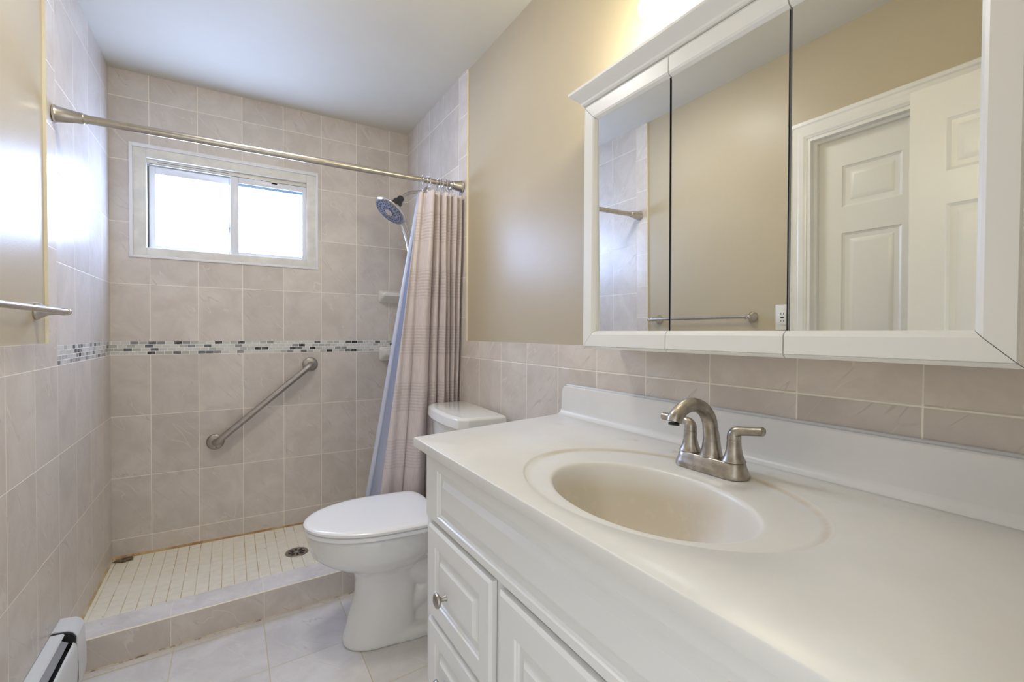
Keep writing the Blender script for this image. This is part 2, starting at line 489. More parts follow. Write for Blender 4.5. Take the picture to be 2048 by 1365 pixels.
bm = B(); box(bm, .508, .816, .0230, .0255, 1.9070, 1.9230); obj('pane_top_shade', bm, M_PANE_SHADE, rs)  # blue strip paints the shade seen through the top of the frosted pane
bm = B(); box(bm, .8105, .8135, .0100, .0140, 1.5520, 1.9480, 0); obj('pull_rail', bm, M_VINYL, rs)

# ------------------------------------------------------------------ shower floor, curb, drain
def curb_front(x): return -.7125 + .0535*x
def curb_in(x): return -.5880 + .0560*x
bm = B(); NX, NY = 28, 14; rows = []
for i in range(NX+1):
    x = W*i/NX; r = []
    for j in range(NY+1):
        y = curb_in(x)*j/NY
        t = min(1, min(x, W-x)/.5, -y/.25 if y > -.3 else (y-curb_in(x))/.25 if False else 1)
        r.append(bm.verts.new((x, y-.001*(j == NY), PAN-.012*max(0, min(1, t)))))
    rows.append(r)
for a, c in zip(rows, rows[1:]): bridge(bm, a, c, False)
base = [bm.verts.new(p) for p in ((0, 0, .001), (0, curb_in(0)-.001, .001), (W, curb_in(W)-.001, .001), (W, 0, .001))]
pan = obj('shower_floor', bm, M_PAN)
tag(pan, 'ivory small-square tiled shower floor with brown stained joints below the window', 'shower floor')
bm = B()
prof = ((0, 0), (0, .010), (-.004, .0055), (-.0085, .0))
loft(bm, [[(x, a, PAN-.002*min(1, x/.5)+c+.001*math.sin(x*23)) for a, c in prof] for x in [W*i/40 for i in range(41)]])
c1 = obj('caulk_line', bm, M_RUST, pan)
bm = B()
loft(bm, [[(a, y, PAN-.001+c) for a, c in ((0, 0), (0, .009), (.004, .0045), (.008, 0))] for y in [-.60*i/20 for i in range(21)]])
obj('caulk_line', bm, M_YGROUT, pan)
CT = .1118
bm = B()
rsA = []
for i in range(25):
    x = W*i/24
    f, n = curb_front(x), curb_in(x)
    rsA.append([bm.verts.new(p) for p in ((x, f, 0), (x, f, CT-.003), (x, f+.003, CT), (x, n, CT), (x, n, .02))])
for a, c in zip(rsA, rsA[1:]):
    for k, mi in ((0, 0), (1, 2), (2, 1), (3, 0)):
        fce = bm.faces.new((a[k], c[k], c[k+1], a[k+1])); fce.material_index = mi
bm.faces.new(rsA[0]); bm.faces.new(rsA[-1][::-1])
curb = obj('shower_curb', bm, [M_CURB_F, M_CURB_T, M_EDGE])
tag(curb, 'low tiled curb along the shower entry between toilet and left wall', 'shower curb')
bm = B()
loft(bm, [[(x, curb_front(x)+a, c) for a, c in ((.001, 0), (.001, .004), (-.003, .002), (-.006, .0003))] for x in [W*i/40 for i in range(41)]])
obj('caulk_line', bm, M_GRIME, curb)

dr = thing('shower_drain', 'round metal drain set in the ivory shower floor', 'drain', (.743, -.322, PAN-.012))
bm = B(); lathe(bm, ((.0, .001), (.026, .0012), (.040, .0015), (.046, .0035), (.050, .003), (.052, .0)), (.743, -.322, PAN-.0115), n=40, cap0=False)
obj('rim', bm, M_STEEL, dr)
bm = B()
for k in range(8):
    a = 2*PI*k/8; r0, r1 = .016, .036
    p = Vector((.743, -.322, PAN-.0095))
    d = Vector((math.cos(a), math.sin(a), 0)); s = Vector((-d.y, d.x, 0))*.0035
    vs = [p+d*r0+s, p+d*r1+s*1.6, p+d*r1-s*1.6, p+d*r0-s]
    loft(bm, [vs, [q+Vector((0, 0, .0008)) for q in vs]])
obj('slot', bm, M_DARK, dr)
bm = B(); lathe(bm, ((.007, 0), (.007, .002), (.004, .003), (0, .003)), (.743, -.322, PAN-.0102), n=16, cap0=False)
obj('screw', bm, M_CHROME, dr)
# chip of dark debris in the corner
bm = B(); bmesh.ops.create_icosphere(bm, subdivisions=3, radius=1)
for v in bm.verts:
    d = v.co.copy(); k = 1+.22*math.sin(d.x*5+1)*math.cos(d.y*7)+.12*math.sin(d.z*9+d.x*4)
    v.co = Vector((.046+d.x*.034*k, -.040+d.y*.017*k, PAN+.0040+d.z*.008*k+d.x*.001))
ch = obj('debris_chip', bm, simple('wet brown debris', (.16, .12, .075), .35, var=.6, vscale=60))
tag(ch, 'dark brown chip of debris lying in the back left corner of shower floor', 'debris')

# ------------------------------------------------------------------ shower fittings
# tension rod
def rodp(x): 
    t = x/W; return Vector((x, -.787-.004*t, 1.832+.004*t))
rod = thing('shower_rod', 'brushed nickel tension rod spanning the shower entry', 'shower rod', rodp(W/2))
d = (rodp(1)-rodp(0)).normalized()
bm = B(); tube(bm, [rodp(.06), rodp(.985)], .0135, 24); obj('outer_tube', bm, M_NICKEL, rod)
bm = B(); tube(bm, [rodp(.980), rodp(W-.05)], .0112, 24); obj('inner_tube', bm, M_NICKEL, rod)
bm = B(); lathe(bm, ((.024, 0), (.0275, .003), (.0275, .008), (.0245, .012), (.0185, .055), (.0175, .072), (.0150, .075), (.0145, .083), (.0, .083)), rodp(0.0005), d, cap0=True)
obj('end_cap', bm, M_NICKEL, rod)
bm = B(); lathe(bm, ((.024, 0), (.0275, .003), (.0275, .008), (.0245, .012), (.0185, .050), (.0165, .052), (.0, .052)), rodp(W-.0005), -d, cap0=True)
obj('end_cap', bm, M_NICKEL, rod)

# grab bar
ga, gb = Vector((.4045, 0, .5990)), Vector((.8480, 0, .9770))
gr = thing('grab_bar', 'satin steel grab bar mounted diagonally on the back wall', 'grab bar', (ga+gb)/2)
dd = (gb-ga).normalized(); off = Vector((0, -.052, 0))
pa = bez(ga+Vector((0, -.004, 0)), ga+Vector((0, -.035, 0)), ga+off-dd*.006, ga+off+dd*.042, 10)
pb = bez(gb+off-dd*.042, gb+off+dd*.006, gb+Vector((0, -.035, 0)), gb+Vector((0, -.004, 0)), 10)
bm = B(); tube(bm, pa+pb, .0158, 24); obj('bar', bm, M_STEEL, gr)
for p in (ga, gb):
    bm = B(); lathe(bm, ((.0395, 0), (.0395, .003), (.037, .007), (.030, .010), (.019, .0115), (.0155, .012)), p, (0, -1, 0), 40); fl = obj('flange', bm, M_STEEL, gr)
    bm = B(); lathe(bm, ((.0028, 0), (.0028, .001), (0, .0012)), p+Vector((.004, -.0095, -.027)), (0, -1, 0), 12); obj('screw_hole', bm, M_DARK, fl)

# soap shelves in the right corner
def soap_shelf(z0, z1, x0, label):
    bm = B(); rings = []
    xr = W-.001; h = z1-z0
    # cross sections stacked out from the wall: (distance, bottom, top, left x)
    for dst, bt, tp, lx in ((0, 0, h, x0), (.006, 0, h, x0), (.010, .004, h-.003, x0+.003), (.040, .016, h-.010, x0+.006), (.072, .030, h-.014, x0+.012), (.080, .036, h-.018, x0+.018), (.080, .040, h-.024, x0+.024)):
        pts = []
        rr = min(.014, (tp-bt)*.45)
        for cx, cz, a0 in ((lx+rr, z0+bt+rr, PI), (xr-.002, z0+bt+rr, 1.5*PI), (xr-.002, z0+tp-rr, 0), (lx+rr, z0+tp-rr, .5*PI)):
            for k in range(5):
                a = a0+k*PI/8; r = rr if cx < xr-.1 else .0015
                r2 = rr
                pts.append((cx+r*math.cos(a), -dst, cz+r2*math.sin(a)))
        rings.append(pts)
    loft(bm, rings)
    o = obj('soap_shelf', bm, M_CER); tag(o, label, 'soap shelf'); return o
soap_shelf(1.3335, 1.4035, 1.2230, 'white ceramic corner shelf above the mosaic band, half behind the curtain')
soap_shelf(.9880, 1.0700, 1.2280, 'white ceramic corner shelf overlapping the mosaic band, half behind the curtain')

# shower head with hose
sh = thing('shower_sprayer', 'chrome and black shower head on an arm over the shower', 'shower head', (1.19, -.35, 1.787))
C0 = Vector((1.186, -.352, 1.787)); nrm = Vector((-.62, -.10, -.78)).normalized()
bk = -nrm
bm = B(); lathe(bm, ((.0, .0), (.086, .0), (.091, .003), (.092, .008), (.086, .014), (.060, .024), (.030, .032), (.022, .036), (.0, .036)), C0, bk, 48, cap0=False)
hd = obj('head', bm, M_CHROME, sh)
bm = B(); lathe(bm, ((.0, .0), (.083, .0), (.083, -.001), (.0, -.001)), C0+nrm*.0016, bk, 48, cap0=False); obj('spray_plate', bm, M_NOZ, hd)
u, v = frame_of(nrm)
bm = B()
for rr, cnt in ((.034, 12), (.056, 20), (.072, 26)):
    for k in range(cnt):
        a = 2*PI*k/cnt; p = C0+nrm*.0024+(u*math.cos(a)+v*math.sin(a))*rr
        lathe(bm, ((.0042, 0), (.0036, .0015), (0, .002)), p, nrm, 8, cap0=False)
nz = obj('nozzle_ring', bm, M_BLACK, hd)
bm = B(); lathe(bm, ((.016, 0), (.022, .004), (.021, .007), (0, .008)), C0+nrm*.0022, nrm, 24, cap0=False); obj('centre_boss', bm, M_CHROME, hd)
P1 = C0+bk*.034
bm = B(); lathe(bm, ((.024, 0), (.027, .006), (.026, .045), (.021, .052), (.0, .052)), P1, bk, 28); obj('docking_bracket', bm, M_BLACK, sh)
bm = B(); lathe(bm, ((.015, 0), (.018, .004), (.018, .022), (.014, .028), (.0, .028)), P1+bk*.050, bk, 24); obj('swivel_nut', bm, M_BLACK, sh)
P2 = P1+bk*.076
bm = B(); tube(bm, bez(P2, P2+bk*.05, (W-.05, -.33, 1.925), (W-.002, -.33, 1.93), 14), .0085, 16); obj('arm', bm, M_NICKEL, sh)
bm = B(); lathe(bm, ((.030, 0), (.029, .004), (.018, .012), (.010, .013)), (W, -.33, 1.93), (-1, 0, 0), 28); obj('arm_flange', bm, M_NICKEL, sh)
hs = C0 + Vector((.062, -.004, -.062))
bm = B(); tube(bm, bez(hs, hs+Vector((.03, 0, -.06)), (1.29, -.36, 1.60), (1.31, -.36, 1.40), 14)+bez((1.31, -.36, 1.40), (1.33, -.36, 1.1), (1.30, -.36, .9), (W-.06, -.34, .98), 14)[1:], .0072, 14); obj('hose', bm, M_CHROME, sh)
bm = B(); tube(bm, bez(P1+bk*.012+Vector((.0, -.024, 0)), P1+bk*.02+Vector((.03, -.03, -.02)), (1.30, -.36, 1.70), (1.325, -.35, 1.45), 14), .0062, 12); obj('upper_hose', bm, M_NICKEL, sh)

# ------------------------------------------------------------------ curtain, liner, rings
m, b = new_mat('taupe pleated fabric'); M_FAB = m
x, y, z = coords()
band = gt(fract(z/.255+.35), .48)
rib = X.op('SINE', z*(2*PI/.0135))
thr = noise(vec(x*3.0, y*3.0, z*.15), 120.0, 2)
c = mixc(ramp(thr, .3, .7), (.600, .530, .525), (.680, .610, .605))
c = mixc(band*ramp(rib, -.6, .9, .35, 0.0), c, (.44, .38, .38))  # shade between the pleat ribs, painted into the colour
put(b, 'Base Color', c); put(b, 'Roughness', .55); put(b, 'Specular IOR Level', .35); put(b, 'Sheen Weight', .25)
bump(b, band*rib*.5+thr*.3, .35, .002)
m, b = new_mat('white translucent liner'); M_LINER = m
put(b, 'Base Color', (.78, .80, .86)); put(b, 'Roughness', .35); put(b, 'Transmission Weight', 0.0)
nt = m.node_tree; tr = nt.nodes.new('ShaderNodeBsdfTranslucent'); tr.inputs[0].default_value = (.72, .76, .86, 1)
mx = nt.nodes.new('ShaderNodeMixShader'); mx.inputs[0].default_value = .45
nt.links.new(b.outputs[0], mx.inputs[1]); nt.links.new(tr.outputs[0], mx.inputs[2]); nt.links.new(mx.outputs[0], nt.nodes['Material Output'].inputs[0])

ZT, ZB = 1.785, .16
def lerp(a, c, t): return a+(c-a)*t
def sheet(name, top, bot, yfun, zt, zb, mat, nz=60, per=14, thick=.0012, scallop=.0):
    """hanging cloth: top/bot = fold boundaries in x at the top and at z=.86, bulges between them"""
    bm = B(); rows = []
    n = len(top)-1
    for j in range(nz+1):
        z = lerp(zt, zb, j/nz); t = (zt-z)/(zt-.86); r = []
        for k in range(n):
            for i in range(per if k < n-1 else per+1):
                s = i/per
                xa, xb = lerp(top[k], bot[k], t), lerp(top[k+1], bot[k+1], t)
                x = lerp(xa, xb, s)
                zz = z - (scallop*(1-math.sin(PI*s)) if j == 0 else 0)
                r.append(bm.verts.new((x, yfun(k, s, t, xb-xa, z), zz)))
        rows.append(r)
    for a, c in zip(rows, rows[1:]): bridge(bm, a, c, False)
    o = obj(name, bm, mat, angle=70)
    sm = o.modifiers.new('thickness', 'SOLIDIFY'); sm.thickness = thick; sm.offset = 0
    return o
ftop = [1.1930, 1.2210, 1.2575, 1.2863, 1.3130, 1.3376, 1.3650, 1.3925]
fbot = [1.0879, 1.1643, 1.2460, 1.2870, 1.3240, 1.3480, 1.3700, 1.3950]
fdep = [.012, .038, .036, .042, .034, .032, .034]
fyo = [.010, -.016, -.002, -.014, -.002, -.014, -.004]
def fy(k, s, t, w, z):
    bul = abs(math.sin(PI*min(1, max(0, s))))**.55
    wob = .004*math.sin(z*5+k*1.7)+.003*math.sin(z*11+k)
    return -.800 + .012 - bul*(fdep[k]*(.9+.12*t)) + fyo[k]*math.sin(PI*s) + wob*math.sin(PI*s) + .046*t + (.006*math.sin(s*PI*3+z*4) if k == 0 else 0)
cur = sheet('shower_curtain', ftop, fbot, fy, ZT, ZB, M_FAB, nz=70, scallop=.006)
tag(cur, 'taupe fabric shower curtain with ribbed bands gathered at the right of the rod', 'curtain')
ltop = [1.2030, 1.2200, 1.2400, 1.2600, 1.2900, 1.3300, 1.3650, 1.3965]
lbot = [1.0560, 1.0780, 1.1080, 1.1600, 1.2300, 1.3000, 1.3500, 1.3965]
def ly(k, s, t, w, z):
    return -.736 - (.016 if k % 2 == 0 else -.004)*abs(math.sin(PI*s))**.8 + .003*math.sin(z*6+k) + .048*t
lin = sheet('curtain_liner', ltop, lbot, ly, ZT+.010, ZB+.01, M_LINER, nz=50, per=10, thick=.0008)
tag(lin, 'white translucent liner hanging behind the taupe curtain', 'liner')
ring0 = None
rx_ = [1.205, 1.2270, 1.2360, 1.2720, 1.2810, 1.2960, 1.3060, 1.3180, 1.3260, 1.3340, 1.3400, 1.3452]
for i, xx in enumerate(rx_):
    if ring0 is None:
        bm = B(); p = Vector((0, 0, 0))
        pts = [Vector((.0018*math.sin(a*1.0), .0195*math.sin(a), .021*math.cos(a)-.005)) for a in [2*PI*k/22 for k in range(22)]]
        tube(bm, pts+[pts[0]], .0016, 8)
        pts = bez((0, .002, -.026), (.001, -.004, -.034), (.001, -.006, -.044), (0, .002, -.046), 8)
        tube(bm, pts, .0011, 8)
        bmesh.ops.create_icosphere(bm, subdivisions=2, radius=.0028, matrix=Matrix.Translation((0, 0, .0175)))
        ring0 = obj('curtain_ring', bm, M_CHROME); o = ring0
    else:
        o = ring0.copy(); COL.objects.link(o)
    o.location = rodp(xx); o.rotation_euler = (0, 0, random.uniform(-.35, .35))
    tag(o, 'wire curtain ring hooked over the right end of the shower rod', 'curtain ring', 'curtain rings on the shower rod')

# ------------------------------------------------------------------ toilet
toi = thing('toilet', 'white two-piece toilet with closed lid between curb and vanity', 'toilet', (1.385, -1.057, 0))
TA = math.radians(4.8)
Rt = Matrix.Rotation(TA, 3, 'Z')
def T(lx, ly, z):
    """toilet frame: lx forward from the tank back, ly to the side"""
    ca, sa = math.cos(TA), math.sin(TA)
    return Vector((1.388 - lx*ca + ly*sa*-1.0, -1.042 + lx*sa - ly*ca, z))
def egg(cx, ax_f, ax_b, hw, z, n=48, p=2.0, pb=2.0):
    """egg outline: ax_f reach to the front, ax_b reach to the back"""
    out = []
    for k in range(n):
        a = 2*PI*k/n; c, s = math.cos(a), math.sin(a)
        e = p if c > 0 else pb
        r = lambda q: math.copysign(abs(q)**(2/e), q)
        out.append(T(cx + (ax_f if c > 0 else ax_b)*r(c), hw*r(s), z))
    return out
bm = B()
loft(bm, [egg(.44, .125, .14, .092, .0, p=2.2, pb=3), egg(.44, .130, .14, .096, .006, p=2.2, pb=3), egg(.44, .128, .14, .094, .02, p=2.2, pb=3), egg(.435, .120, .135, .090, .06, pb=3), egg(.43, .110, .13, .086, .12, pb=3),
          egg(.425, .100, .125, .082, .18, pb=3.4),
          egg(.425, .098, .127, .083, .235, pb=3.2), egg(.428, .104, .135, .092, .268, pb=2.8), egg(.43, .130, .16, .112, .288, pb=2.4), egg(.43, .172, .19, .136, .306), egg(.43, .212, .212, .158, .328),
          egg(.43, .240, .226, .174, .352), egg(.43, .252, .234, .182, .385), egg(.43, .255, .235, .184, .428), egg(.43, .248, .23, .178, .436)])
# trapway, foot and tank deck behind the column
tube(bm, [T(.40, 0, .24), T(.30, 0, .25), T(.22, 0, .20), T(.19, 0, .12), T(.20, 0, .02)], [.075, .075, .068, .062, .060], 20)
loft(bm, [egg(.20, .13, .12, .050, .0, pb=3, p=3), egg(.20, .13, .12, .050, .30, pb=3, p=3)])
tube(bm, [T(.36, 0, .10), T(.28, 0, .14), T(.17, 0, .23), T(.12, 0, .33)], [.058, .062, .066, .070], 20)
loft(bm, [egg(.30, .18, .22, .098, .0, pb=3, p=3), egg(.30, .18, .22, .098, .022, pb=3, p=3), egg(.30, .17, .21, .084, .040, pb=3, p=3)])
loft(bm, [egg(.22, .14, .16, .085, .30, pb=4), egg(.20, .16, .165, .115, .36, pb=4), egg(.20, .16, .165, .150, .405, pb=4), egg(.20, .16, .165, .152, .428, pb=4)])
bowl = obj('bowl', bm, M_PORC, toi)
rm = bowl.modifiers.new('fuse', 'REMESH'); rm.mode = 'VOXEL'; rm.voxel_size = .0055; rm.use_smooth_shade = True
sm = bowl.modifiers.new('soften', 'SMOOTH'); sm.factor = .5; sm.iterations = 6
def lid_out(z, d=0.0, back=.23):
    """seat outline with a straight back edge"""
    pts = []; n = 56
    for k in range(n):
        a = 2*PI*k/n; c, s = math.cos(a), math.sin(a)
        lx = .43 + (.268-d)*c if c > 0 else .43 + (.200-d)*math.copysign(abs(c)**.24, c)
        hw = (.1905-d)
        ly = hw*math.copysign(abs(s)**(1.0 if c > 0 else .45), s)*(1.0 if c > 0 else 1-.22*abs(c)**3)
        pts.append(T(lx, ly, z))
    return pts
bm = B(); loft(bm, [lid_out(.4385, .010), lid_out(.4385, .003), lid_out(.441, .001), lid_out(.452, .001), lid_out(.454, .004), lid_out(.454, .012)])
seat = obj('seat', bm, M_SEAT, toi)
bm = B(); loft(bm, [lid_out(.4565, .010), lid_out(.4565, .002), lid_out(.459, -.001), lid_out(.467, -.001), lid_out(.4715, .004), lid_out(.4735, .012), lid_out(.4745, .03), lid_out(.4755, .09)])
lid = obj('lid', bm, M_SEAT, toi)
for s in (-1, 1):
    bm = B(); 
    p = T(.200, s*.075, 0); 
    lathe(bm, ((.016, 0), (.018, .004), (.018, .028), (.014, .034), (0, .035)), (p.x, p.y, .436), (0, 0, 1), 20)
    tube(bm, [T(.200, s*.075-.02, .458), T(.200, s*.075+.02, .458)], .011, 14)
    obj('hinge', bm, M_SEAT, toi)
def tank_out(z, hw, d0, d1, bow=.022, n=14, ch=.045):
    """tank outline: flat back, bowed front with canted corners"""
    pts = [T(d0, -hw, z)]
    pts.append(T(d1-ch, -hw, z))
    for k in range(n+1):
        q = -1+2*k/n
        pts.append(T(d1-.012+bow*(1-q*q), q*(hw-.022), z))
    pts += [T(d1-ch, hw, z), T(d0, hw, z)]
    return pts
bm = B(); loft(bm, [tank_out(.435, .150, .03, .150, ch=.03), tank_out(.45, .170, .02, .165, ch=.03), tank_out(.60, .195, .012, .178), tank_out(.795, .205, .008, .188)])
tank = obj('tank', bm, M_PORC, toi, angle=50)
bv = tank.modifiers.new('round', 'BEVEL'); bv.width = .008; bv.segments = 3; bv.limit_method = 'ANGLE'; bv.angle_limit = math.radians(40)
bm = B(); loft(bm, [tank_out(.796, .214, .003, .196), tank_out(.800, .219, .0, .202), tank_out(.833, .217, .0, .198), tank_out(.842, .207, .006, .187)])
tl = obj('tank_lid', bm, M_PORC, toi, angle=50)
bv = tl.modifiers.new('round', 'BEVEL'); bv.width = .006; bv.segments = 3; bv.limit_method = 'ANGLE'; bv.angle_limit = math.radians(30)
bm = B(); p = T(.200, .150, .73)
lathe(bm, ((.014, 0), (.014, .006), (.010, .010), (0, .010)), p, (-1, .08, 0), 20)
tube(bm, [p+Vector((-.010, 0, 0)), p+Vector((-.016, .010, -.002)), p+Vector((-.018, .07, -.010))], [.005, .006, .0075], 12)
obj('flush_lever', bm, M_CHROME, toi)

# ------------------------------------------------------------------ vanity cabinet
VY0, VY1 = -2.785, -1.700
XF = .885
van = thing('vanity_cabinet', 'white vanity cabinet with raised panel drawers and doors under the counter', 'cabinet', (1.14, -2.24, 0))
TOPZ = .8760
bm = B()
box(bm, XF+.02, W-.001, VY1-.016, VY1, 0, TOPZ)                         # end panel
box(bm, XF+.02, W-.001, VY0, VY0+.016, 0, TOPZ)
box(bm, XF+.08, W-.001, VY0+.016, VY1-.016, .10, .116)
box(bm, XF+.08, XF+.095, VY0+.016, VY1-.016, 0, .10)                   # toe kick
box(bm, XF+.06, W-.003, -2.070, -2.056, .116, .66)
obj('carcass', bm, M_CAB, van)
bm = B()
for y0, y1, z0, z1 in ((VY1-.042, VY1, .09, TOPZ), (VY0, VY0+.035, .09, TOPZ), (-2.085, -2.045, .09, TOPZ)):
    box(bm, XF, XF+.02, y0, y1, z0, z1, 0, .0015)
for z0, z1 in ((.84, TOPZ), (.695, .735), (.09, .115)):
    box(bm, XF+.0005, XF+.0195, VY0+.03, VY1-.03, z0, z1)
for z0, z1 in ((.480, .505), (.280, .300)):
    box(bm, XF+.0005, XF+.0195, -2.06, VY1-.03, z0, z1)
obj('face_frame', bm, M_CAB, van)
DR = ((.0018, .0030), (.0050, .0042), (.0065, .0075), (.0130, .0085), (.0185, .0085), (.0270, .0022), (.0300, .0))
def front(name, y0, y1, z0, z1, m, knob=None, xf=XF-.0155, mm=None):
    bm = B()
    a, c = mm or (m, m)
    pans = [(y0+m, y1-(m if mm is None else .070), z0+a, z1-c)]
    panel_slab(bm, y0, y1, z0, z1, xf, XF-.0008, pans, DR, edge=.0055, sgn=-1)
    o = obj(name, bm, M_CAB, van, angle=20)
    if knob:
        ky, kz = knob; bm = B()
        lathe(bm, ((.0075, 0), (.0055, .003), (.0050, .012), (.0085, .015), (.0150, .018), (.0158, .021), (.0145, .0245), (.0095, .027), (0, .0280)), (xf, ky, kz), (-1, 0, 0), 28)
        obj('knob', bm, M_STEEL, o)
    return o
front('false_front', VY0+.010, VY1-.018, .7150, .8690, .042, xf=XF-.0120, mm=(.020, .028))
front('drawer', -2.0500, -1.7430, .4960, .7070, .042, (-1.851, .580))
front('drawer', -2.0500, -1.7430, .2960, .4855, .042, (-1.851, .390))
front('drawer', -2.0500, -1.7430, .1100, .2850, .042, (-1.851, .198))
front('door', -2.4150, -2.0790, .110, .7070, .055, (-2.39, .62))
front('door', -2.7650, -2.4230, .110, .7070, .055, (-2.45, .62))

# countertop with the moulded basin
m, b = new_mat('cultured marble'); M_TOP = m
x, y, z = coords()
bx, by = (x-1.0515)/.1305, (y+2.240)/.190
rb = X.op('SQRT', bx*bx+by*by)
ox, oy = (x-1.088)/.197, (y+2.226)/.264
ro = X.op('SQRT', ox*ox+oy*oy)
n = noise(vec(x, y, z), 7.0, 5, .6); n2 = noise(vec(x, y, z), 45.0, 3, .6)
c = mixc(ramp(n, .3, .7), (.760, .755, .735), (.800, .795, .775))
ringm = ramp(xabs(ro-.985), .0, .045, 1.0, 0.0)*ramp(n+(x-1.08)*.9, .42, .66)
c = mixc(ringm*.50, c, (.50, .39, .22))
inb = ramp(rb, .90, 1.01, 1.0, 0.0)
soil = ramp(n*.5+(y+2.31)*2.4+.1, .28, .52)
c = mixc(inb*(soil*.72+.14), c, (.64, .57, .45))
c = mixc(inb*soil*ramp(n2, .52, .66)*.45, c, (.72, .66, .55))
fst = ramp(noise(vec(x*1.0, y*1.0, 4.0), 16.0, 4, .6), .56, .70)*ramp(x, 1.24, 1.30)*ramp(x, 1.345, 1.32)
c = mixc(fst*.45, c, (.46, .36, .22))
put(b, 'Base Color', c); put(b, 'Roughness', .33); put(b, 'Specular IOR Level', .5)
top = thing('sink_counter', 'off-white moulded countertop with oval basin and backsplash on the vanity', 'countertop', (1.12, -2.24, .867))
ZC = .8990
corners = [(.8510, -2.785), (.8555, -1.6805), (W-.0005, -1.5790), (W-.0005, -2.785)]
cb = Vector((1.0515, -2.2400)); co = Vector((1.088, -2.226))
def ray_poly(c, d, inset=0.0):
    best = 1e9
    for i in range(4):
        p, q = Vector(corners[i]), Vector(corners[(i+1) % 4])
        e = q-p; den = d.x*e.y-d.y*e.x
        if abs(den) < 1e-9: continue
        t = ((p.x-c.x)*e.y-(p.y-c.y)*e.x)/den; s = ((p.x-c.x)*d.y-(p.y-c.y)*d.x)/den
        if t > 0 and -1e-6 <= s <= 1+1e-6: best = min(best, t)
    return c+d*best
angs = sorted([2*PI*k/144 for k in range(144)] + [math.atan2(q[1]-cb.y, q[0]-cb.x) % (2*PI) for q in corners])
prof = []      # (blend toward outer ellipse, radius factor, depth)
rings = []
def ell(c, a, bb, t): return Vector((c.x+bb*math.cos(t), c.y+a*math.sin(t)))
def rot7(p, c, th):
    d = p-c; return c+Vector((d.x*math.cos(th)-d.y*math.sin(th), d.x*math.sin(th)+d.y*math.cos(th)))
TH = math.radians(-5)
for f, dep in ((.10, .142), (.25, .140), (.42, .134), (.58, .122), (.70, .106), (.80, .085), (.88, .060), (.935, .036), (.965, .022), (.985, .0125), (1.0, .0075), (1.018, .0050), (1.04, .0040)):
    rings.append([(lambda p: (p.x, p.y, ZC-dep))(rot7(ell(cb, .190*f, .1305*f, a), cb, TH)) for a in angs])
for w, dep in ((.30, .0042), (.70, .0045), (.93, .0042), (1.0, .0022), (1.03, .0006), (1.06, 0)):
    r = []
    for a in angs:
        p = rot7(ell(cb, .190*1.04, .1305*1.04, a), cb, TH); q = ell(co, .264, .197, a)
        s = p.lerp(q, w); r.append((s.x, s.y, ZC-dep))
    rings.append(r)
bd = [ray_poly(cb, Vector((math.cos(a), math.sin(a)))) for a in angs]
q0 = [Vector(v[:2]) for v in rings[-1]]
rings.append([(*q.lerp(e, .5), ZC) for q, e in zip(q0, bd)])
def inset_pt(e, k): return Vector((min(max(e.x, .8555+k), W-.0005), max(min(e.y, e.y), -2.785))) if k else e
ins = [e + (cb-e).normalized()*.0025 for e in bd]
rings.append([(*e, ZC) for e in ins])
rings.append([(*(e+(cb-e).normalized()*.0007), ZC-.0008) for e in bd])
rings.append([(*e, ZC-.0025) for e in bd])
rings.append([(*e, ZC-.0205) for e in bd])
rings.append([(*(e+(cb-e).normalized()*.002), ZC-.0225) for e in bd])
rings.append([(*(e+(cb-e).normalized()*.05), ZC-.0225) for e in bd])
bm = B(); rr = loft(bm, rings, True, False)
obj('counter', bm, M_TOP, top, angle=50)
bm = B()
yl = -1.5835
prof = [(yl, ZC-.002), (yl-.002, ZC+.070)] + [(yl-.004-.018*(1-math.cos(a)), ZC+.073+.0175*math.sin(a)) for a in [PI/2*k/6 for k in range(7)]]
outl = prof + [(-2.785, ZC+.0905), (-2.785, ZC-.002)]
loft(bm, [[(W-.0008, y, z) for y, z in outl], [(W-.0165, y, z) for y, z in outl], [(W-.0190, y-.002 if y > -2 else y, min(z, ZC+.088)) for y, z in outl]])
# cove where the splash meets the deck
cv = [(W-.019-.016+.016*math.sin(a), ZC+.016-.016*math.cos(a)) for a in [PI/2*k/6 for k in range(7)]]
loft(bm, [[(W-.017, yy, ZC-.001)]+[(x_, yy, z_+.0002) for x_, z_ in cv] for yy in (yl+.0005, -2.785)])
obj('backsplash', bm, M_TOP, top, angle=40)
bm = B(); tube(bm, [(W-.004, yl-.01, ZC+.0915), (W-.004, -2.2, ZC+.0915), (W-.004, -2.785, ZC+.0915)], .0042, 8)
obj('caulk_line', bm, simple('grey white silicone', (.62, .63, .63), .4), top)
bm = B(); lathe(bm, ((.022, 0), (.022, .002), (.017, .003), (.014, .0), (.0, -.001)), (cb.x, cb.y, ZC-.1415), (0, 0, 1), 28, cap0=False)
obj('drain_flange', bm, M_STEEL, top)

